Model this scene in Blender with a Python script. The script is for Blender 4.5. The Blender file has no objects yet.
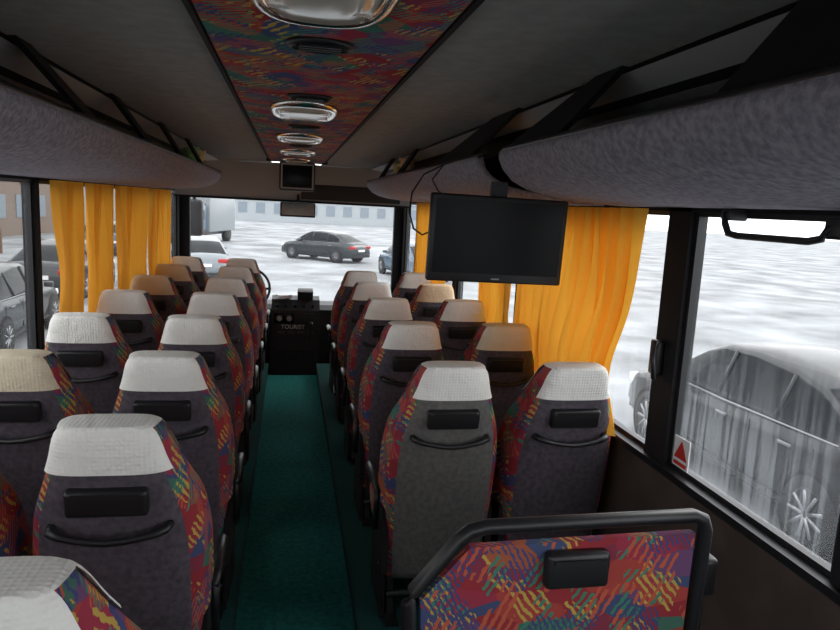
import bpy, math, random
from mathutils import Vector, Matrix
random.seed(4)
S = bpy.context.scene
S.view_settings.view_transform = 'Standard'
S.view_settings.look = 'None'
S.view_settings.exposure = 0.18
PI = math.pi

# ------------------------------------------------------------ materials
def mat(name, col, rough=0.6, metal=0.0, bump=0.0, bscale=200, var=0.0, vscale=6, spec=0.5, bdist=.004, wrinkle=0, waffle=False):
    m = bpy.data.materials.new(name); m.use_nodes = True
    nt = m.node_tree; b = nt.nodes['Principled BSDF']
    b.inputs['Base Color'].default_value = (*col, 1)
    b.inputs['Roughness'].default_value = rough
    b.inputs['Metallic'].default_value = metal
    b.inputs['Specular IOR Level'].default_value = spec
    tc = nt.nodes.new('ShaderNodeTexCoord')
    last = None
    if wrinkle > 0:
        n = nt.nodes.new('ShaderNodeTexNoise'); n.inputs['Scale'].default_value = 9; n.inputs['Distortion'].default_value = 1.2
        nt.links.new(tc.outputs['Object'], n.inputs['Vector'])
        bp = nt.nodes.new('ShaderNodeBump'); bp.inputs['Strength'].default_value = wrinkle
        bp.inputs['Distance'].default_value = 0.03
        nt.links.new(n.outputs['Fac'], bp.inputs['Height']); last = bp
    if bump > 0:
        if waffle:
            n = nt.nodes.new('ShaderNodeTexVoronoi'); n.inputs['Scale'].default_value = bscale; n.inputs['Randomness'].default_value = .15
            src = n.outputs['Distance']
        else:
            n = nt.nodes.new('ShaderNodeTexNoise'); n.inputs['Scale'].default_value = bscale; src = n.outputs['Fac']
        nt.links.new(tc.outputs['Object'], n.inputs['Vector'])
        bp = nt.nodes.new('ShaderNodeBump'); bp.inputs['Strength'].default_value = bump
        bp.inputs['Distance'].default_value = bdist
        nt.links.new(src, bp.inputs['Height'])
        if last: nt.links.new(last.outputs['Normal'], bp.inputs['Normal'])
        last = bp
    if last: nt.links.new(last.outputs['Normal'], b.inputs['Normal'])
    if var > 0:
        n = nt.nodes.new('ShaderNodeTexNoise'); n.inputs['Scale'].default_value = vscale
        n.inputs['Detail'].default_value = 6
        nt.links.new(tc.outputs['Object'], n.inputs['Vector'])
        r = nt.nodes.new('ShaderNodeValToRGB')
        r.color_ramp.elements[0].position = 0.35; r.color_ramp.elements[1].position = 0.65
        r.color_ramp.elements[0].color = (*[c*(1-var) for c in col], 1)
        r.color_ramp.elements[1].color = (*[min(1, c*(1+var)) for c in col], 1)
        nt.links.new(n.outputs['Fac'], r.inputs['Fac'])
        nt.links.new(r.outputs['Color'], b.inputs['Base Color'])
    return m

def pattern_mat(name, scale=1.0, dark=1.0):
    m = bpy.data.materials.new(name); m.use_nodes = True
    nt = m.node_tree; N = nt.nodes; L = nt.links
    b = N['Principled BSDF']; b.inputs['Roughness'].default_value = 0.85
    b.inputs['Specular IOR Level'].default_value = 0.15
    tc = N.new('ShaderNodeTexCoord')
    def mp(rot, sc):
        k = N.new('ShaderNodeMapping'); k.inputs['Rotation'].default_value = rot
        k.inputs['Scale'].default_value = [s*scale for s in sc]
        L.new(tc.outputs['Object'], k.inputs['Vector']); return k
    k1 = mp((0.6, 0.5, 0.6), (6, 6, 15))
    v = N.new('ShaderNodeTexVoronoi'); v.inputs['Scale'].default_value = 1.4
    L.new(k1.outputs[0], v.inputs['Vector'])
    sep = N.new('ShaderNodeSeparateColor'); L.new(v.outputs['Color'], sep.inputs[0])
    r = N.new('ShaderNodeValToRGB'); r.color_ramp.interpolation = 'CONSTANT'
    cols = [(0, (.30, .035, .045)), (.22, (.38, .06, .05)), (.38, (.06, .08, .17)), (.48, (.33, .04, .07)),
            (.60, (.06, .15, .11)), (.69, (.36, .10, .05)), (.76, (.15, .07, .16)), (.88, (.24, .04, .07))]
    e = r.color_ramp.elements
    e[0].position = 0; e[0].color = (*[c*dark for c in cols[0][1]], 1)
    e[1].position = cols[1][0]; e[1].color = (*[c*dark for c in cols[1][1]], 1)
    for p, c in cols[2:]:
        q = e.new(p); q.color = (*[x*dark for x in c], 1)
    L.new(sep.outputs[0], r.inputs['Fac'])
    cur = r.outputs['Color']
    def layer(cur, rot, wsc, dist, thr, nsc, nthr, col, off):
        k = mp(rot, (1, 1, 1)); k.inputs['Location'].default_value = (off, off*2, off*3)
        w = N.new('ShaderNodeTexWave'); w.inputs['Scale'].default_value = wsc
        w.inputs['Distortion'].default_value = dist; w.inputs['Detail Scale'].default_value = 2
        w.bands_direction = 'DIAGONAL'
        L.new(k.outputs[0], w.inputs['Vector'])
        a = N.new('ShaderNodeMath'); a.operation = 'GREATER_THAN'; a.inputs[1].default_value = thr
        L.new(w.outputs['Fac'], a.inputs[0])
        n = N.new('ShaderNodeTexNoise'); n.inputs['Scale'].default_value = nsc; n.inputs['Detail'].default_value = 1
        L.new(k.outputs[0], n.inputs['Vector'])
        c = N.new('ShaderNodeMath'); c.operation = 'GREATER_THAN'; c.inputs[1].default_value = nthr
        L.new(n.outputs['Fac'], c.inputs[0])
        mu = N.new('ShaderNodeMath'); mu.operation = 'MULTIPLY'
        L.new(a.outputs[0], mu.inputs[0]); L.new(c.outputs[0], mu.inputs[1])
        mx = N.new('ShaderNodeMix'); mx.data_type = 'RGBA'
        L.new(mu.outputs[0], mx.inputs['Factor']); L.new(cur, mx.inputs['A'])
        mx.inputs['B'].default_value = (*[x*dark for x in col], 1)
        return mx.outputs['Result']
    cur = layer(cur, (0, 0, .3), 24, 3.0, .6, 11, .56, (.50, .34, .08), 1.3)
    cur = layer(cur, (0, 1.5, 1.9), 30, 2.5, .6, 12, .54, (.06, .22, .15), 3.7)
    cur = layer(cur, (.9, 0, .9), 32, 4.0, .6, 10, .54, (.06, .07, .19), 5.1)
    cur = layer(cur, (2.2, .4, 1.2), 36, 2.0, .6, 14, .56, (.50, .11, .06), 7.9)
    L.new(cur, b.inputs['Base Color'])
    return m

M = {}
M['pattern'] = pattern_mat('seat_pattern_fabric', 1.0)
M['patternc'] = pattern_mat('ceiling_pattern_fabric', .85, 1.1)
M['grey'] = mat('seat_back_cloth', (.10, .085, .105), .9, bump=.35, bscale=350, var=.2, vscale=60, spec=.15)
M['greyo'] = mat('seat_back_cloth_faded', (.15, .145, .14), .9, bump=.35, bscale=350, var=.15, vscale=60, spec=.15)
M['white'] = mat('headrest_cover_white', (.95, .94, .90), .9, bump=.8, bscale=95, spec=.1, wrinkle=.4, waffle=True)
M['tan'] = mat('headrest_cover_beige', (.80, .70, .53), .9, bump=.8, bscale=95, spec=.1, wrinkle=.4, waffle=True)
M['sunlit'] = mat('headrest_cover_sunlit', (.72, .54, .36), .9, bump=.8, bscale=95, spec=.1, wrinkle=.3, waffle=True)  # brownish orange of sunlight on the cover, put into its base colour
M['black'] = mat('black_plastic', (.012, .012, .014), .4)
M['blackm'] = mat('black_matte', (.015, .014, .016), .8, spec=.2)
M['frame'] = mat('dark_metal', (.03, .03, .032), .45, metal=.5)
M['edge'] = mat('step_edge_rubber', (.02, .05, .05), .9, spec=.1)
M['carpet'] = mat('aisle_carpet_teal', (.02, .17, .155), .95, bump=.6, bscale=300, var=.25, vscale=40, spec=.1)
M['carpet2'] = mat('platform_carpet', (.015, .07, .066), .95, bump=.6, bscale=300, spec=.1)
M['ceil'] = mat('ceiling_cloth', (.31, .30, .29), .95, bump=.4, bscale=250, var=.08, vscale=20, spec=.1)
M['trim'] = mat('light_trim', (.6, .59, .58), .6)
M['rack'] = mat('rack_fabric', (.37, .34, .385), .95, bump=.6, bscale=220, var=.24, vscale=60, spec=.1)
M['wallm'] = mat('wall_panel', (.075, .052, .043), .8, var=.2)
M['chrome'] = mat('chrome', (.8, .76, .70), .16, metal=1)
M['lens'] = mat('lamp_lens', (.62, .57, .48), .12)
M['dash'] = mat('dash_plastic', (.02, .02, .024), .6)
M['hdr'] = mat('header_panel', (.36, .37, .38), .8)
M['screen'] = mat('tv_screen', (.004, .004, .005), .25, spec=.15)
M['red'] = mat('sticker_red', (.6, .03, .02), .5)
M['paper'] = mat('sticker_white', (.8, .8, .8), .5)
M['snow'] = mat('snow', (.27, .283, .295), .9, var=.32, vscale=.45, spec=.1)
M['snowr'] = mat('roof_snow', (.6, .62, .64), .9)
M['tyre'] = mat('tyre', (.015, .015, .015), .8)
M['rim'] = mat('alloy', (.30, .31, .33), .3, metal=.8)
M['carglass'] = mat('car_window', (.006, .008, .010), .15, spec=.08)
M['farglass'] = mat('building_window', (.20, .24, .28), .3)
M['lampred'] = mat('tail_lamp', (.4, .01, .01), .2)
M['lampw'] = mat('head_lamp', (.8, .8, .8), .1)

def curtain_mat():
    m = bpy.data.materials.new('curtain_yellow'); m.use_nodes = True
    nt = m.node_tree; N = nt.nodes; L = nt.links
    N.remove(N['Principled BSDF']); out = N['Material Output']
    d = N.new('ShaderNodeBsdfDiffuse'); t = N.new('ShaderNodeBsdfTranslucent'); mx = N.new('ShaderNodeMixShader')
    d.inputs[0].default_value = (.82, .43, .07, 1); t.inputs[0].default_value = (.88, .41, .04, 1)
    mx.inputs[0].default_value = .38
    L.new(d.outputs[0], mx.inputs[1]); L.new(t.outputs[0], mx.inputs[2]); L.new(mx.outputs[0], out.inputs[0])
    return m
M['curtain'] = curtain_mat()

def glass_mat(name, fog=.1, streak=True, tint=(1, 1, 1)):
    m = bpy.data.materials.new(name); m.use_nodes = True
    nt = m.node_tree; N = nt.nodes; L = nt.links
    N.remove(N['Principled BSDF']); out = N['Material Output']
    tr = N.new('ShaderNodeBsdfTransparent'); tr.inputs[0].default_value = (*tint, 1)
    gl = N.new('ShaderNodeBsdfGlossy'); gl.inputs['Roughness'].default_value = .02
    m1 = N.new('ShaderNodeMixShader'); m1.inputs[0].default_value = .02
    L.new(tr.outputs[0], m1.inputs[1]); L.new(gl.outputs[0], m1.inputs[2])
    tl = N.new('ShaderNodeBsdfTranslucent'); tl.inputs[0].default_value = (.6, .64, .68, 1)
    m2 = N.new('ShaderNodeMixShader')
    L.new(m1.outputs[0], m2.inputs[1]); L.new(tl.outputs[0], m2.inputs[2])
    if streak:
        tc = N.new('ShaderNodeTexCoord'); mp = N.new('ShaderNodeMapping'); mp.inputs['Scale'].default_value = (20, 50, 1.6)
        n = N.new('ShaderNodeTexNoise'); n.inputs['Scale'].default_value = 1; n.inputs['Detail'].default_value = 5
        L.new(tc.outputs['Object'], mp.inputs[0]); L.new(mp.outputs[0], n.inputs['Vector'])
        mr = N.new('ShaderNodeMapRange'); mr.inputs['From Min'].default_value = .44; mr.inputs['From Max'].default_value = .56
        mr.inputs['To Min'].default_value = fog; mr.inputs['To Max'].default_value = fog*.35
        L.new(n.outputs['Fac'], mr.inputs['Value'])
        sx = N.new('ShaderNodeSeparateXYZ'); L.new(tc.outputs['Object'], sx.inputs[0])
        mz = N.new('ShaderNodeMapRange'); mz.inputs['From Min'].default_value = 1.05; mz.inputs['From Max'].default_value = 1.35
        mz.inputs['To Min'].default_value = 1.0; mz.inputs['To Max'].default_value = .15
        L.new(sx.outputs[2], mz.inputs['Value'])
        mu = N.new('ShaderNodeMath'); mu.operation = 'MULTIPLY'
        L.new(mr.outputs[0], mu.inputs[0]); L.new(mz.outputs[0], mu.inputs[1]); L.new(mu.outputs[0], m2.inputs[0])
    else:
        m2.inputs[0].default_value = fog
    L.new(m2.outputs[0], out.inputs[0])
    return m
M['glassR'] = glass_mat('wet_glass', .17)
M['glass'] = glass_mat('clear_glass', .03, False)
M['glassL'] = glass_mat('tinted_glass', .03, False, (.70, .70, .69))

# ------------------------------------------------------------ builder
class B:
    def __init__(s): s.v = []; s.f = []; s.m = []; s.sm = []; s.mats = []
    def mi(s, k):
        if k not in s.mats: s.mats.append(k)
        return s.mats.index(k)
    def add(s, verts, faces, mk, smooth=False):
        o = len(s.v); s.v += [tuple(p) for p in verts]
        for i, f in enumerate(faces):
            s.f.append([o+j for j in f])
            s.m.append(s.mi(mk[i] if isinstance(mk, list) else mk)); s.sm.append(smooth)
    def box(s, c, d, mk, rot=None, bev=0.0):
        x, y, z = [q/2 for q in d]
        if bev <= 0:
            vs = [Vector((a*x, b*y, e*z)) for a in (-1, 1) for b in (-1, 1) for e in (-1, 1)]
            fs = [(0, 1, 3, 2), (4, 6, 7, 5), (0, 4, 5, 1), (2, 3, 7, 6), (0, 2, 6, 4), (1, 5, 7, 3)]
            sm = False
        else:
            import bmesh
            bm = bmesh.new(); bmesh.ops.create_cube(bm, size=1)
            for q in bm.verts: q.co = Vector((q.co.x*d[0], q.co.y*d[1], q.co.z*d[2]))
            bmesh.ops.bevel(bm, geom=bm.edges[:], offset=bev, segments=3, profile=.5, affect='EDGES')
            bm.verts.index_update()
            vs = [q.co.copy() for q in bm.verts]; fs = [[q.index for q in f.verts] for f in bm.faces]; bm.free(); sm = True
        R = rot if rot else Matrix.Identity(3)
        vs = [R @ q + Vector(c) for q in vs]
        s.add(vs, fs, mk, sm)
    def loft(s, rings, mk, caps=True, smooth=True, closed=True):
        n = len(rings[0]); vs = [p for r in rings for p in r]; fs = []; mm = []
        for i in range(len(rings)-1):
            for j in range(n if closed else n-1):
                k = (j+1) % n
                fs.append((i*n+j, i*n+k, (i+1)*n+k, (i+1)*n+j))
                mm.append(mk(i, j) if callable(mk) else mk)
        if caps:
            fs.append(list(range(n))[::-1]); mm.append(mk(0, 0) if callable(mk) else mk)
            fs.append([(len(rings)-1)*n+j for j in range(n)]); mm.append(mk(len(rings)-1, 0) if callable(mk) else mk)
        keep = [i for i in range(len(fs)) if mm[i] is not None]
        s.add(vs, [fs[i] for i in keep], [mm[i] for i in keep], smooth)
    def tube(s, pts, r, mk, n=10, closed=False):
        pts = [Vector(p) for p in pts]; rings = []
        for i, p in enumerate(pts):
            if closed: t = pts[(i+1) % len(pts)] - pts[i-1]
            else: t = pts[min(i+1, len(pts)-1)] - pts[max(i-1, 0)]
            t.normalize(); u = t.cross(Vector((0, 0, 1)))
            if u.length < .05: u = t.cross(Vector((1, 0, 0)))
            u.normalize(); w = t.cross(u)
            rr = r[i] if isinstance(r, (list, tuple)) else r
            rings.append([p + u*math.cos(a)*rr + w*math.sin(a)*rr for a in [2*PI*j/n for j in range(n)]])
        if closed: rings.append(rings[0])
        s.loft(rings, mk, caps=not closed)
    def ell(s, c, r, mk, n=14, mm=8):
        rings = []
        for i in range(mm+1):
            a = -PI/2 + PI*(i+.0001)/(mm+.0002)
            rings.append([Vector((c[0]+r[0]*math.cos(a)*math.cos(2*PI*j/n), c[1]+r[1]*math.cos(a)*math.sin(2*PI*j/n), c[2]+r[2]*math.sin(a))) for j in range(n)])
        s.loft(rings, mk)
    def prism(s, poly, axis, a, b, mk):
        def P(p, t):
            return {'x': (t, p[0], p[1]), 'y': (p[0], t, p[1]), 'z': (p[0], p[1], t)}[axis]
        n = len(poly); vs = [P(p, a) for p in poly] + [P(p, b) for p in poly]
        fs = [list(range(n))[::-1], list(range(n, 2*n))] + [(i, (i+1) % n, n+(i+1) % n, n+i) for i in range(n)]
        s.add(vs, fs, mk)
    def mesh(s, name):
        me = bpy.data.meshes.new(name); me.from_pydata(s.v, [], s.f)
        for k in s.mats: me.materials.append(M[k] if isinstance(k, str) else k)
        for p, mi, sm in zip(me.polygons, s.m, s.sm): p.material_index = mi; p.use_smooth = sm
        import bmesh
        bm = bmesh.new(); bm.from_mesh(me); bmesh.ops.recalc_face_normals(bm, faces=bm.faces[:]); bm.to_mesh(me); bm.free()
        me.update(); return me
    def obj(s, name, loc=(0, 0, 0), bevel=0, parent=None):
        o = bpy.data.objects.new(name, s.mesh(name)); S.collection.objects.link(o); o.location = loc
        if bevel:
            md = o.modifiers.new('bevel', 'BEVEL'); md.width = bevel; md.segments = 2; md.limit_method = 'ANGLE'
        if parent: o.parent = parent
        return o

def sgp(v, e): return math.copysign(abs(v)**e, v)
def interp(tab, z):
    for (a, va), (b, vb) in zip(tab, tab[1:]):
        if z <= b:
            t = max(0, (z-a)/(b-a)); return va + (vb-va)*t
    return tab[-1][1]

# ------------------------------------------------------------ seat
ZP = 0.12
def smoothtab(tab, z, h=.03):
    return sum(interp(tab, z+k*h) for k in (-1, -.5, 0, .5, 1))/5
HW = [(.0, .19), (.30, .202), (.50, .212), (.68, .212), (.80, .196), (.90, .158), (.97, .130), (1.06, .112)]
HD = [(.0, .06), (.25, .075), (.5, .098), (.7, .102), (.82, .098), (.92, .082), (1.06, .054)]
SL = .19
def seat_mesh(cover, arm, back):
    b = B(); J = 40
    def yb(z): return (1.04-z)*SL
    def ring(z, grow=0, shrink=1.0):
        hw = (smoothtab(HW, z)+grow)*shrink; hd0 = smoothtab(HD, z); hd = (hd0+grow)*(.35+.65*shrink if shrink < 1 else 1)
        yc = yb(z) + hd0
        out = []
        for j in range(J):
            a = 2*PI*j/J
            x = hw*sgp(math.cos(a), .55); y = hd*sgp(math.sin(a), .55)
            x *= 1 + .08*(y/max(hd, 1e-4))
            if y > 0: y += .035*(abs(x)/.2)**2 * min(1, (1.0-z)*6 if z < 1.0 else 0)
            out.append(Vector((x, yc+y, z)))
        return out
    zs = [.18+.03*i for i in range(28)]
    rings = [ring(z) for z in zs]
    top = [(1.005, .985), (1.02, .955), (1.032, .90), (1.038, .82), (1.04, .65)]
    rings += [ring(z, 0, s) for z, s in top]
    def mk(i, j):
        a = 2*PI*(j+.5)/J; d = abs(((a - 1.5*PI + PI) % (2*PI)) - PI)
        return back if d < math.radians(54) and i < 29 else 'pattern'
    b.loft(rings, mk)
    zc = [.925, .935, .95, .965, .98, .99]
    cr = [ring(z, .007) for z in zc] + [ring(z+.006, .007, s) for z, s in top]
    def mc(i, j):
        a = 2*PI*(j+.5)/J
        side = min(abs(((a + PI) % (2*PI)) - PI), abs(a-PI))
        if i < 8 and side < math.radians(22): return None
        return cover
    b.loft(cr, mc)
    def backy(z): return yb(z)
    tilt = Matrix.Rotation(math.atan(SL), 3, 'X')
    b.box((0, backy(.855)-.006, .855), (.185, .036, .07), 'black', tilt, .01)
    b.box((0, backy(.875)-.024, .876), (.15, .01, .012), 'frame', tilt)
    zc = .765; y = backy(zc)
    b.tube([(-.135, y+.01, zc+.014), (-.128, y-.022, zc+.014), (-.11, y-.03, zc+.008), (-.085, y-.034, zc+.002), (-.04, y-.036, zc-.006), (0, y-.037, zc-.009), (.04, y-.036, zc-.006), (.085, y-.034, zc+.002), (.11, y-.03, zc+.008), (.128, y-.022, zc+.014), (.135, y+.01, zc+.014)], [.012, .012, .0105, .009, .009, .009, .009, .009, .0105, .012, .012], 'black', 8)
    rs = []
    for t, sc in [(.18, .9), (.2, 1), (.3, 1.02), (.45, 1.03), (.54, 1), (.575, .93), (.59, .8)]:
        rr = []
        for j in range(24):
            a = 2*PI*j/24
            rr.append(Vector((.21*sc*sgp(math.cos(a), .45), t, .365+.085*sc*sgp(math.sin(a), .5)+.03*(t-.15))))
        rs.append(rr)
    b.loft(rs, 'pattern')
    b.box((0, .38, .25), (.38, .36, .05), 'frame')
    for x in (-.16, .16):
        b.prism([(.20, .0), (.30, .0), (.38, .25), (.26, .25)], 'x', x-.012, x+.012, 'frame')
        b.box((x, .25, .008), (.05, .22, .016), 'frame')
    b.tube([(-.18, .20, .1), (.18, .20, .1)], .014, 'frame', 8)
    for x in (-.20, .20):
        b.prism([(.14, .22), (.36, .24), (.32, .38), (.24, .46), (.17, .46)], 'x', x-.012, x+.012, 'blackm')
    if arm:
        x = arm*.222
        b.tube([(x, .24, .50), (x, .29, .515), (x, .38, .52), (x, .48, .515), (x, .51, .50)], [.012, .018, .020, .018, .010], 'black', 10)
        b.tube([(x, .25, .50), (x, .26, .44), (x, .27, .34)], .012, 'frame', 8)
        b.prism([(.20, .0), (.50, .0), (.50, .27), (.20, .27)], 'x', arm*.19-.006, arm*.19+.006, 'blackm')
    return b.mesh('bus_seat')
cache = {}
def seat(x, y, cover='white', arm=0, back='grey'):
    k = (cover, arm, back)
    if k not in cache: cache[k] = seat_mesh(cover, arm, back)
    o = bpy.data.objects.new('bus_seat', cache[k]); S.collection.objects.link(o); o.location = (x, y, ZP)
    o.rotation_euler = (0, 0, random.uniform(-.02, .02))
    return o
LR = [.90, 1.585, 2.30, 3.06, 3.84, 4.60, 5.38, 6.12]
lc = {2: 'tan', 5: 'sunlit', 6: 'sunlit'}
for i, y in enumerate(LR):
    seat(-.465, y, 'white', 1, 'grey')
    seat(-.935, y, lc.get(i, 'white'), 0)
RR = [2.18, 3.0, 3.80, 4.58, 5.35]
rc = {1: 'tan', 3: 'sunlit'}
for i, y in enumerate(RR):
    seat(.52, y, 'white', -1, 'greyo' if i == 0 else 'grey')
    seat(.972, y, rc.get(i, 'white'), 0)

# ------------------------------------------------------------ shell
XW = 1.2; Y0 = -1.6; Y1 = 7.6
b = B(); b.box((0, 2.5, -.02), (2.39, 8.2, .04), 'carpet'); b.obj('floor')
b = B(); b.box((0, 7.12, -.17), (2.38, .98, .04), 'blackm'); b.box((0, 6.62, -.1), (2.38, .02, .11), 'blackm'); b.obj('floor_front')
tn = 1
for nm, s in (('left', -1), ('right', 1)):
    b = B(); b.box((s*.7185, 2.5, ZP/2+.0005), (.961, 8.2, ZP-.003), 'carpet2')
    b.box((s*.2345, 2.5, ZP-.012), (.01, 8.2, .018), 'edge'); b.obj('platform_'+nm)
    b = B()
    b.box((s*(XW+.03), 3, .33), (.06, 9.2, 1.06), 'wallm')
    b.box((s*(XW+.03), 3, 1.89), (.06, 9.2, .32), 'blackm')
    pil = {1: [(-1.6, -1.2), (1.0, 1.25), (1.98, 2.11), (3.5, 3.62), (5.0, 5.12), (6.4, 6.5), (7.45, 7.6)],
           -1: [(-1.6, -1.2), (.8, .92), (3.42, 3.47), (4.66, 4.78), (5.72, 5.8), (6.7, 6.8), (7.45, 7.6)]}[s]
    for a, c in pil:
        b.box((s*(XW+.03), (a+c)/2, 1.31), (.06, c-a, .86), 'blackm')
    b.obj('wall_'+nm)
    b = B(); b.box((s*(XW+.015), 3, .872), (.07, 9.1, .024), 'black'); b.obj('trim_%d' % tn); tn += 1
    n = 1 if s < 0 else 20
    for (a0, a1), (c0, c1) in zip(pil, pil[1:]):
        g = B(); ya, yb = a1, c0
        g.add([(s*(XW+.035), ya, .884), (s*(XW+.035), yb, .884), (s*(XW+.035), yb, 1.73), (s*(XW+.035), ya, 1.73)], [(0, 1, 2, 3)], 'glassR' if s > 0 else 'glassL')
        for (p, q, r_, t_) in ((ya, yb, .884, .90), (ya, yb, 1.715, 1.73), (ya, ya+.02, .9, 1.715), (yb-.02, yb, .9, 1.715)):
            g.box((s*(XW+.03), (p+q)/2, (r_+t_)/2), (.03, q-p, t_-r_), 'black')
        g.obj('window_%d' % n); n += 1
b = B()
prof = [(.24, 2.06), (.45, 2.062), (.72, 2.05), (.735, 2.045), (.86, 2.03), (.88, 2.012), (1.0, 1.98), (1.2, 1.88)]
mk = ['ceil', 'ceil', 'black', 'trim', 'black', 'ceil', 'blackm']
for s in (-1, 1):
    for (p, q), k in zip(zip(prof, prof[1:]), mk):
        b.add([(s*p[0], Y0, p[1]), (s*q[0], Y0, q[1]), (s*q[0], Y1, q[1]), (s*p[0], Y1, p[1])], [(0, 1, 2, 3)], k)
b.box((0, 3, 2.12), (2.5, 9.2, .03), 'blackm')
b.obj('ceiling')
b = B()
pf = [(-.255, 2.062), (-.235, 2.045), (-.12, 2.035), (0, 2.032), (.12, 2.035), (.235, 2.045), (.255, 2.062)]
b.loft([[Vector((x, y, z)) for x, z in pf] for y in (Y0+.01, 6.3)], 'patternc', caps=True, closed=False)
for s in (-1, 1): b.box((s*.25, 2.35, 2.052), (.012, 7.9, .014), 'blackm')
b.box((0, 6.33, 2.05), (.54, .06, .03), 'blackm')
b.obj('ceiling_panel')

def lamp(y):
    b = B(); J = 32
    def r(a, c, z): return [Vector((a*sgp(math.cos(t), .7), y+c*sgp(math.sin(t), .7), z)) for t in [2*PI*j/J for j in range(J)]]
    b.loft([r(.125, .235, 2.034), r(.125, .235, 2.026), r(.115, .22, 2.018), r(.10, .20, 2.016), r(.095, .19, 2.024)], 'chrome', caps=False)
    b.loft([r(.097, .20, 2.025), r(.085, .17, 2.012), r(.05, .1, 2.008), r(.01, .02, 2.007)], 'lens')
    for yy in (-.07, .07): b.box((0, y+yy, 2.015), (.17, .02, .012), 'chrome')
    b.obj('ceiling_lamp', (-.012, 0, 0))
def vent(y):
    b = B(); J = 28
    def r(a, c, z): return [Vector((a*math.cos(t), y+c*math.sin(t), z)) for t in [2*PI*j/J for j in range(J)]]
    b.loft([r(.072, .055, 2.034), r(.072, .055, 2.026), r(.062, .046, 2.020), r(.056, .04, 2.025), r(.05, .036, 2.030)], 'black')
    for k in (-.02, 0, .02): b.box((0, y+k, 2.023), (.09, .006, .008), 'frame')
    b.obj('ceiling_vent')
for y in (1.12, 2.66, 3.80, 4.9, 5.9): lamp(y)
for y in (1.53, 2.29, 3.2, 4.3): vent(y)

# luggage racks
def rack(s, ya, yb, round_front=True):
    b = B()
    pr = [(.65, 1.905), (.648, 1.88), (.665, 1.845), (.70, 1.81), (.76, 1.782), (.85, 1.762), (1.0, 1.748), (1.198, 1.742),
          (1.198, 1.765), (1.0, 1.77), (.86, 1.785), (.78, 1.80), (.72, 1.83), (.69, 1.86), (.675, 1.905)]
    ys = [ya]; R = .22
    if round_front:
        ys += [yb-R] + [yb-R+R*math.sin(PI/2*k/8) for k in range(1, 9)]
    else: ys += [yb]
    rings = []
    for y in ys:
        sft = 0
        if round_front and y > yb-R:
            sft = (1-math.sqrt(max(0, 1-((y-(yb-R))/R)**2)))
        rings.append([Vector((s*(x + (1.16-x)*sft*.6 if x < 1.16 else x), y, z - (z-1.75)*sft*.3)) for x, z in pr])
    b.loft(rings, lambda i, j: 'rack' if j < 7 else 'blackm')
    b.tube([(s*.66, y, 1.908) for y in (ya, yb-R if round_front else yb)], .012, 'black', 8)
    return b.obj('luggage_rack')
r1 = rack(1, -1.5, 2.50); r2 = rack(1, 2.60, 6.45, False); r3 = rack(-1, -1.5, 6.45, True)
def gusset(s, y0, base, lean, tw, par):
    b = B()
    p = [(y0, 1.90), (y0-base, 1.90), (y0-lean-tw, 2.052), (y0-lean, 2.052)]
    vs = [(s*.67, y, z) if z < 2 else (s*.70, y, z) for y, z in p] + [(s*.69, y, z) if z < 2 else (s*.72, y, z) for y, z in p]
    b.add(vs, [(0, 1, 2, 3), (7, 6, 5, 4), (0, 4, 5, 1), (1, 5, 6, 2), (2, 6, 7, 3), (3, 7, 4, 0)], 'blackm')
    b.obj('rack_bracket', parent=par)
gusset(1, 2.40, .5, .72, .14, r1); gusset(1, 3.68, .8, 1.1, .3, r2)
gusset(1, 1.15, .3, .2, .2, r1)
for y0 in (4.9, 5.9): gusset(1, y0, .2, .6, .12, r2)
for y0 in (1.3, 2.55, 3.45, 4.4, 5.3): gusset(-1, y0, .16, .62, .10, r3)

# ------------------------------------------------------------ curtains
def curtain(s, ya, yb, tie=None, zb=.9, zt=1.735, name='curtain'):
    b = B(); n = int((yb-ya)/.006); rings = []
    folds = (yb-ya)/.11
    ph = random.random()*6
    for i in range(21):
        t = i/20; z = zt+(zb-zt)*t
        row = []
        for k in range(n+1):
            u = k/n; y = ya+(yb-ya)*u
            if tie:
                c, amt, zt_ = tie
                w = 1-amt*math.exp(-((z-zt_)/.22)**2)
                yc = ya+(yb-ya)*c; y = yc+(y-yc)*w
            x = 1.158 + .028*math.sin(2*PI*folds*u+ph+.8*math.sin(5*u+3*t)) + .010*math.sin(2*PI*folds*2.3*u+ph*2+t*2)
            row.append(Vector((s*x, y+.012*math.sin(5*t+u*9)+.026*math.sin(2*PI*folds*u*1.0+1+ph), z)))
        rings.append(row)
    b.loft(rings, 'curtain', caps=False, closed=False)
    b.obj(name)
curtain(1, 2.19, 3.42, (1.0, .12, 1.1)); curtain(1, 3.6, 4.2); curtain(1, 5.2, 6.5)
curtain(-1, 3.56, 3.93, (.9, .25, 1.25)); curtain(-1, 4.06, 4.56, (.5, .12, 1.1)); curtain(-1, 4.80, 5.56, (.5, .1, 1.2)); curtain(-1, 5.82, 6.6)

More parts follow.
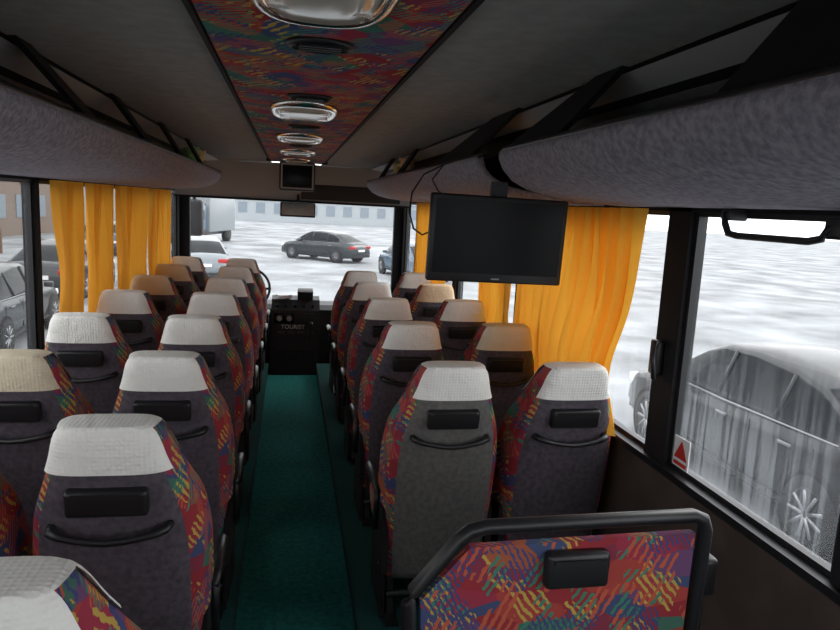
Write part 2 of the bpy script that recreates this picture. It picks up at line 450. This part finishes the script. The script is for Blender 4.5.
# ------------------------------------------------------------ TV
b = B()
b.box((0, 0, 0), (.515, .035, .315), 'black', None, .008)
b.box((0, -.0185, .008), (.48, .004, .265), 'screen')
b.box((0, -.019, -.142), (.03, .003, .005), 'hdr')
b.box((0, .03, 0), (.3, .04, .2), 'blackm', None, .01)
b.box((.0, .03, .17), (.06, .02, .08), 'frame')
tv = b.obj('television', (.692, 2.40, 1.594)); tv.rotation_euler = (.04, .012, 0)
b = B(); b.tube([(.46, 2.43, 1.62), (.42, 2.44, 1.60), (.39, 2.46, 1.62), (.375, 2.48, 1.68), (.385, 2.5, 1.75), (.43, 2.52, 1.82), (.52, 2.5, 1.87), (.60, 2.5, 1.90), (.66, 2.48, 1.915)], .0035, 'black', 6)
b.tube([(.50, 2.42, 1.74), (.47, 2.44, 1.76), (.45, 2.46, 1.80), (.50, 2.5, 1.86), (.65, 2.48, 1.915)], .003, 'black', 6); b.obj('tv_cable')

# ------------------------------------------------------------ guard panel
b = B()
P = [(.215, ZP+.012), (.215, .86), (.225, .885), (.32, 1.0), (.345, 1.02), (.38, 1.028), (.88, 1.035), (.905, 1.025), (.915, 1.0), (.90, .5), (.90, ZP+.012)]
P = [(max(x, .265) if z < .5 else x, z) for x, z in P]
b.tube([(x, 0, z) for x, z in P], .017, 'black', 12)
inner = [(.275, .3), (.240, .865), (.345, .985), (.885, .995), (.88, .3)]
b.prism(inner, 'y', -.008, .012, 'pattern')
b.box((.59, -.02, .93), (.15, .035, .085), 'black', None, .012)
b.box((.59, -.04, .955), (.12, .008, .01), 'frame')
b.box((.58, 0, .26), (.64, .02, .05), 'black')
b.obj('guard_panel', (.0, 1.33, -.01))
b = B()
b.tube([(.985, 1.42, ZP), (.985, 1.42, .84)], .014, 'black'); b.box((.985, 1.42, .83), (.04, .08, .1), 'black', None, .012)
b.obj('grab_post')

# ------------------------------------------------------------ small right-side items
b = B()
x = 1.14
b.tube([(1.2, 1.725, 1.725), (x, 1.725, 1.722), (x, 1.72, 1.70), (x, 1.70, 1.672), (x, 1.66, 1.667), (x, 1.40, 1.667), (x, 1.36, 1.675), (x, 1.345, 1.70), (1.2, 1.34, 1.715)], .0095, 'black', 10)
b.box((1.17, 1.335, 1.70), (.06, .05, .05), 'black', None, .008); b.box((1.17, 1.725, 1.722), (.06, .04, .03), 'black', None, .006)
b.obj('window_handle')
b = B()
b.box((1.185, 2.07, 1.235), (.03, .05, .12), 'black', None, .008)
b.tube([(1.165, 2.04, 1.29), (1.14, 2.0, 1.30), (1.13, 2.0, 1.24), (1.14, 2.0, 1.18), (1.165, 2.04, 1.17)], .009, 'black', 8)
b.obj('emergency_hammer_holder')
b = B()
b.box((0, 0, 0), (.003, .085, .10), 'paper'); b.prism([(-.035, -.02), (.035, -.02), (0, .04)], 'x', -.004, -.002, 'red'); b.box((-.003, 0, -.037), (.002, .07, .012), 'red')
b.obj('warning_sticker', (1.213, 1.905, .952))

# ------------------------------------------------------------ front of bus
b = B(); b.box((0, 7.66, .2), (2.38, .06, .76), 'dash'); b.obj('wall_front')
b = B()
b.box((-1.15, 7.64, 1.2), (.10, .08, 1.24), 'blackm'); b.box((1.15, 7.64, 1.2), (.10, .08, 1.24), 'blackm')
b.box((0, 7.64, 1.94), (2.38, .08, .30), 'hdr')
b.obj('windshield_frame')
b = B(); b.add([(-1.1, 7.66, .58), (1.1, 7.66, .58), (1.1, 7.62, 1.8), (-1.1, 7.62, 1.8)], [(0, 1, 2, 3)], 'glass'); b.obj('window_40')
b = B(); b.box((0, 6.98, 1.87), (2.3, .04, .36), 'hdr'); b.box((0, 6.95, 1.69), (2.3, .03, .02), 'blackm')
b.box((.55, 6.955, 1.79), (1.0, .012, .15), 'dash', None, .004)
b.obj('header_panel_front', bevel=.005)
b = B()
b.prism([(7.2, .56), (7.3, .60), (7.6, .60), (7.6, -.14), (7.28, -.14)], 'x', -1.14, 1.14, 'dash')
b.prism([(7.0, .58), (7.10, .68), (7.28, .70), (7.28, -.14), (6.98, -.14)], 'x', -.22, .27, 'dash')
b.box((-.09, 6.99, .50), (.20, .02, .11), 'screen', None, .004)
b.box((.15, 6.99, .50), (.14, .02, .11), 'frame', None, .004)
for xx in (-.14, -.04):
    b.tube([(xx, 6.985, .50), (xx, 6.972, .50)], .036, 'frame', 16); b.tube([(xx, 6.975, .50), (xx, 6.969, .50)], .026, 'hdr', 16)
for k in range(5): b.tube([(-.16+.09*k, 7.04, .61), (-.16+.09*k, 7.015, .64)], .012, 'frame', 8)
for k in range(4): b.box((-.12+.1*k, 6.985, .35), (.07, .012, .025), 'wallm')
for k in range(3): b.box((-.12+.14*k, 6.982, .12), (.11, .012, .12), 'frame')
b.box((.12, 7.1, .74), (.16, .1, .1), 'black', Matrix.Rotation(.3, 3, 'X'), .01)
b.box((.12, 7.05, .745), (.13, .006, .06), 'hdr', Matrix.Rotation(.3, 3, 'X'))
b.box((-.1, 7.12, .712), (.14, .1, .03), 'paper', Matrix.Rotation(.4, 3, 'Z'))
b.tube([(0.18, 6.98, .28), (.18, 6.88, .36), (.18, 6.87, .44)], .012, 'black'); b.ell((.18, 6.87, .46), (.024, .024, .03), 'black')
pts = [(-.46+.22*math.cos(2*PI*k/28), 7.0+.12*math.sin(2*PI*k/28), .80+.19*math.sin(2*PI*k/28)) for k in range(28)]
b.tube(pts, .014, 'black', 8, closed=True)
for a in (0, 2.1, 4.2): b.tube([(-.46, 7.0, .80), (-.46+.21*math.cos(a), 7.0+.11*math.sin(a), .80+.18*math.sin(a))], .012, 'black', 8)
b.tube([(-.46, 7.01, .80), (-.46, 7.28, .58)], .03, 'black')
dash = b.obj('dashboard', bevel=.006)
tc = bpy.data.curves.new('lettering', 'FONT'); tc.body = 'TOURIST'; tc.size = .06; tc.align_x = 'CENTER'; tc.extrude = .002
to = bpy.data.objects.new('lettering', tc); S.collection.objects.link(to); to.location = (.0, 6.974, .395); to.rotation_euler = (PI/2, 0, 0)
tc.materials.append(M['paper']); to.parent = dash
b = B(); b.box((0, 0, 0), (.30, .26, .24), 'dash', None, .02); b.box((0, -.131, 0), (.24, .006, .18), 'screen', None, .002); b.box((0, 0, .13), (.2, .16, .03), 'frame')
for xx in (-.13, .13): b.box((xx, -.132, 0), (.012, .008, .2), 'hdr')
for zz in (-.10, .10): b.box((0, -.132, zz), (.27, .008, .012), 'hdr')
b.obj('overhead_monitor', (.0, 6.05, 1.90))
b = B(); b.box((0, 0, 0), (.34, .03, .14), 'black', Matrix.Rotation(-.1, 3, 'X'), .014); b.box((0, -.017, .004), (.31, .004, .115), 'chrome', Matrix.Rotation(-.1, 3, 'X'))
b.tube([(0, .01, .05), (0, .1, .1), (0, .14, .14)], .012, 'black'); b.obj('rear_view_mirror', (.02, 6.78, 1.61))
b = B(); b.box((0, 0, 0), (.2, .1, .42), 'black', None, .04); b.tube([(0, 0, .2), (.03, -.1, .4), (.12, -.3, .5)], .02, 'black'); b.obj('side_mirror', (-1.12, 8.1, 1.45))
def plush(loc, k, sc):
    b = B()
    b.ell((0, 0, .06*sc), (.06*sc, .05*sc, .065*sc), k); b.ell((0, -.01*sc, .15*sc), (.048*sc, .045*sc, .045*sc), k)
    for s in (-1, 1):
        b.ell((s*.036*sc, 0, .19*sc), (.018*sc, .01*sc, .018*sc), k); b.ell((s*.06*sc, -.03*sc, .08*sc), (.018*sc, .035*sc, .02*sc), k)
        b.ell((s*.04*sc, -.06*sc, .02*sc), (.022*sc, .04*sc, .02*sc), k); b.ell((s*.016*sc, -.052*sc, .16*sc), (.005, .004, .005), 'black')
    b.ell((0, -.055*sc, .14*sc), (.018*sc, .016*sc, .014*sc), k)
    b.obj('plush_toy', loc)
M['toy1'] = mat('plush_tan', (.8, .55, .38), .95); M['toy2'] = mat('plush_green', (.3, .6, .25), .95); M['toy3'] = mat('plush_yellow', (.8, .7, .35), .95)
plush((.78, 5.0, 1.815), 'toy1', 1.2); plush((.78, 5.35, 1.815), 'toy3', 1.1)
plush((-.78, 5.3, 1.815), 'toy2', 1.2); plush((-.78, 5.7, 1.815), 'toy3', 1.2)

# rear wall with window
b = B()
b.box((0, Y0-.03, .40), (2.38, .06, 1.1), 'wallm'); b.box((0, Y0-.03, 1.98), (2.38, .06, .26), 'blackm')
for s in (-1, 1): b.box((s*1.14, Y0-.03, 1.4), (.10, .06, .95), 'wallm')
b.obj('wall_rear')
b = B(); b.add([(-1.09, Y0-.03, .95), (1.09, Y0-.03, .95), (1.09, Y0-.03, 1.85), (-1.09, Y0-.03, 1.85)], [(0, 1, 2, 3)], 'glass'); b.obj('window_41')

# ------------------------------------------------------------ exterior
GZ = -1.15
b = B(); b.add([(-120, -60, 0), (120, -60, 0), (120, 160, 0), (-120, 160, 0)], [(0, 1, 2, 3)], 'snow'); b.obj('ground', (0, 0, GZ))
def car(loc, rz, colname, H=1.0, name='car'):
    b = B()
    hwid = .88
    ys = [-2.2, -2.17, -2.0, -1.6, -1.2, -.8, -.4, 0, .4, .8, 1.2, 1.6, 1.95, 2.12, 2.2]
    TT = [(-2.2, .62), (-2.17, .82), (-2.0, .95), (-1.6, .99), (-1.2, .97), (0, .93), (1.1, .92), (1.6, .86), (1.95, .78), (2.12, .66), (2.2, .5)]
    rings = []
    for y in ys:
        e = abs(y)/2.2; hw = hwid*(1-.16*max(0, (e-.72)/.28)**2)
        zt = interp(TT, y); zb = .22 + .08*max(0, (e-.85)/.15)
        pts = [(hw*.9, zb), (hw*.97, zb+.06), (hw, zb+(zt-zb)*.45), (hw*.99, zb+(zt-zb)*.72), (hw*.955, zt-.05), (hw*.9, zt-.01), (hw*.6, zt+.015), (0, zt+.03)]
        full = pts + [(-x, z) for x, z in pts[::-1][1:]]
        rings.append([Vector((x, y, z)) for x, z in full])
    b.loft(rings, colname)
    GR = [(-1.85, .96, .965), (-1.45, 1.16, .90), (-1.1, 1.33, .82), (-.7, 1.41, .80), (-.15, 1.45, .79), (.35, 1.43, .79), (.62, 1.34, .81), (.95, 1.12, .88), (1.25, .94, .96)]
    rs = []
    for y, zr, k in GR:
        zb = .93; hb = hwid*.93; ht = hwid*.93*(1-(zr-zb)*.48)
        h2 = zb+(zr-zb)*.88
        half = [(hb, zb), (hb+(ht-hb)*.1, zb+(zr-zb)*.1), (hb+(ht-hb)*.88, h2), (ht*.93, zr-.012*(zr > 1.1)), (ht*.5, zr+.015), (0, zr+.02)]
        rs.append([Vector((x, y, z)) for x, z in half + [(-x, z) for x, z in half[::-1][1:]]])
    def gm(i, j):
        sidef = j in (1, 8)
        topf = j in (3, 4, 5, 6)
        if topf and (i in (0, 1, 6, 7)): return 'carglass'
        if sidef and i in (1, 2, 3, 4, 5, 6): return 'carglass'
        return colname
    b.loft(rs, gm, caps=False)
    for s in (-1, 1):
        for y in (-.72, .17):
            zr = interp([(g[0], g[1]) for g in GR], y)
            hb = hwid*.93; ht = hb*(1-(zr-.93)*.48)
            b.tube([(s*(hb+.0), y, .95), (s*(hb+(ht-hb)*.9+.004), y-.02, .93+(zr-.93)*.9)], .022, colname, 6)
        for y in (-.95, .0): b.box((s*hwid*.985, y, .80), (.03, .17, .025), 'rim', None, .006)
        b.box((s*(hwid+.09), .78, .98), (.17, .1, .11), colname, None, .03)
        b.box((s*hwid*.99, 0, .32), (.03, 2.1, .05), 'black')
        b.tube([(s*hwid*.93, -1.5, .955), (s*hwid*.955, 0, .925), (s*hwid*.945, 1.1, .925)], .010, 'rim', 6)
        for y in (-.45, .62, -1.3): b.box((s*hwid*.990, y, .62), (.012, .006, .5), 'black')
        for y in (-1.35, 1.38):
            J = 32
            def ring(r, x): return [Vector((x, y+r*math.cos(2*PI*j/J), .33+r*math.sin(2*PI*j/J))) for j in range(J)]
            b.loft([ring(.375, s*(hwid-.1)), ring(.375, s*(hwid+.004)), ring(.34, s*(hwid+.006))], 'blackm')
            b.loft([ring(.27, s*(hwid-.1)), ring(.32, s*(hwid-.08)), ring(.33, s*(hwid-.02)), ring(.31, s*(hwid+.02)), ring(.22, s*(hwid+.022))], 'tyre')
            b.loft([ring(.22, s*(hwid+.018)), ring(.215, s*(hwid+.026)), ring(.195, s*(hwid+.024))], 'frame')
            for k in range(9):
                a = 2*PI*k/9
                b.tube([(s*(hwid+.026), y+.03*math.cos(a), .33+.03*math.sin(a)), (s*(hwid+.030), y+.2*math.cos(a), .33+.2*math.sin(a))], .017, 'rim', 6)
        b.box((s*.62, -2.12, .76), (.34, .16, .14), 'lampred', None, .03)
        b.box((s*.62, 2.05, .66), (.36, .16, .13), 'lampw', None, .03)
    b.box((0, 2.17, .50), (.8, .08, .16), 'black', None, .02)
    b.box((0, 2.22, .42), (.5, .02, .1), 'paper'); b.box((0, -2.22, .62), (.5, .03, .1), 'paper')
    b.box((0, 2.16, .3), (1.4, .1, .08), 'black'); b.box((0, -2.17, .33), (1.4, .08, .1), 'black')
    o = b.obj(name, (loc[0], loc[1], GZ)); o.rotation_euler = (0, 0, rz); o.scale = (1, 1, H)
    return o
M['carg'] = mat('paint_grey', (.030, .032, .035), .22, metal=.0, spec=.3)
M['carw'] = mat('paint_silver', (.20, .225, .24), .3)
M['card'] = mat('paint_dark', (.025, .03, .035), .2)
M['carb'] = mat('paint_blue', (.06, .10, .15), .2)
car((5.35, 6.2), 0, 'carg', 1.08)
car((1.7, 34), .85, 'card'); car((-3.2, 25), .2, 'carw'); car((4.9, 27), .2, 'carb'); car((-8.5, 34), .4, 'carb'); car((8, 33), 1.2, 'carw')
car((-5.6, 13.5), .05, 'card'); car((-6.2, 20.5), 0, 'card'); car((-9.5, 5.5), 0, 'carw')
M['bld'] = mat('building_wall', (.36, .39, .41), .8, var=.1); M['brown'] = mat('wood_brown', (.16, .08, .04), .8); M['bld2'] = mat('building_brown', (.20, .15, .12), .8, var=.15)
def building(loc, w, d, h, rz=0, m='bld'):
    b = B(); b.box((0, 0, h/2), (w, d, h), m); n = int(w/2.2)
    for r in range(int(h/2.6)):
        for k in range(n): b.box((-w/2+1.1+2.2*k, -d/2-.02, 1.7+2.6*r), (1.1, .06, 1.3), 'farglass')
    b.prism([(-d/2-.4, h), (d/2+.4, h), (0, h+1.2)], 'x', -w/2-.3, w/2+.3, 'snowr')
    o = b.obj('building', (*loc, GZ)); o.rotation_euler = (0, 0, rz)
building((-14, 62), 18, 6, 4.4); building((8, 92), 30, 6, 3.0); building((-20, 34), 30, 6, 4.6, PI/2-.15, 'bld2')
def truck(loc, rz):
    b = B()
    b.box((0, -.9, 1.9), (2.3, 4.6, 2.4), 'carw', None, .05); b.box((0, 2.3, 1.45), (2.1, 1.5, 1.9), 'carb', None, .15)
    b.box((0, 3.02, 1.8), (1.8, .06, .7), 'carglass', None, .02); b.box((0, 0, .6), (1.6, 6, .2), 'black')
    for s in (-1, 1):
        for y in (-2.2, 2.2): b.tube([(s*.75, y, .45), (s*1.1, y, .45)], .45, 'tyre', 24)
        b.box((s*1.06, 2.5, 1.75), (.03, .8, .55), 'carglass')
        b.box((s*.75, 3.07, .95), (.3, .06, .2), 'lampw')
    o = b.obj('truck', (*loc, GZ)); o.rotation_euler = (0, 0, rz)
truck((-5.5, 44), 2.9)
b = B()
for k in range(22): b.box((0, k*1.4, .55), (.12, .12, 1.1), 'brown')
for z in (.4, .9): b.box((0, 14.7, z), (.05, 29.5, .14), 'brown')
b.obj('fence', (-12, 2, GZ))
def tree(loc, h):
    b = B()
    def br(p, d, l, r, lv):
        q = p + d*l
        b.tube([p, p+d*l*.5+Vector((random.uniform(-.04, .04), random.uniform(-.04, .04), 0))*l, q], [r, r*.8, r*.6], 'brown', 6)
        if lv > 0:
            for k in range(4):
                nd = (d + Vector((random.uniform(-.8, .8), random.uniform(-.8, .8), random.uniform(0, .5)))).normalized()
                br(p + d*l*random.uniform(.55, 1), nd, l*.62, r*.55, lv-1)
    br(Vector((0, 0, 0)), Vector((0, 0, 1)), h*.45, .13, 3)
    b.obj('bare_tree', (loc[0], loc[1], GZ))
tree((-10.5, 30), 7); tree((-15, 20), 8); tree((14, 44), 8)

# ------------------------------------------------------------ light
w = bpy.data.worlds.new('World'); S.world = w; w.use_nodes = True
bg = w.node_tree.nodes['Background']; bg.inputs[0].default_value = (.96, .98, 1, 1); bg.inputs[1].default_value = 2.4
sd = bpy.data.lights.new('sun', 'SUN'); sd.energy = .8; sd.angle = .4; sd.color = (1, .96, .9)
so = bpy.data.objects.new('sun', sd); S.collection.objects.link(so)
so.rotation_euler = Vector((-.75, -.35, -.55)).to_track_quat('-Z', 'Y').to_euler()

# ------------------------------------------------------------ camera
cd = bpy.data.cameras.new('camera'); co = bpy.data.objects.new('camera', cd); S.collection.objects.link(co)
cd.sensor_width = 36; cd.lens = 36*677/840; cd.clip_start = .02; cd.clip_end = 500
psi = math.radians(11.2); p = math.radians(9.06); roll = math.radians(3.0)
F = Vector((math.sin(psi)*math.cos(p), math.cos(psi)*math.cos(p), -math.sin(p)))
R0 = Vector((math.cos(psi), -math.sin(psi), 0)); U0 = R0.cross(F)
R = R0*math.cos(roll) + U0*math.sin(roll); U = R.cross(F)
mw = Matrix((R, U, -F)).transposed().to_4x4(); mw.translation = Vector((-.056, 0, 1.7))
co.matrix_world = mw
S.camera = co
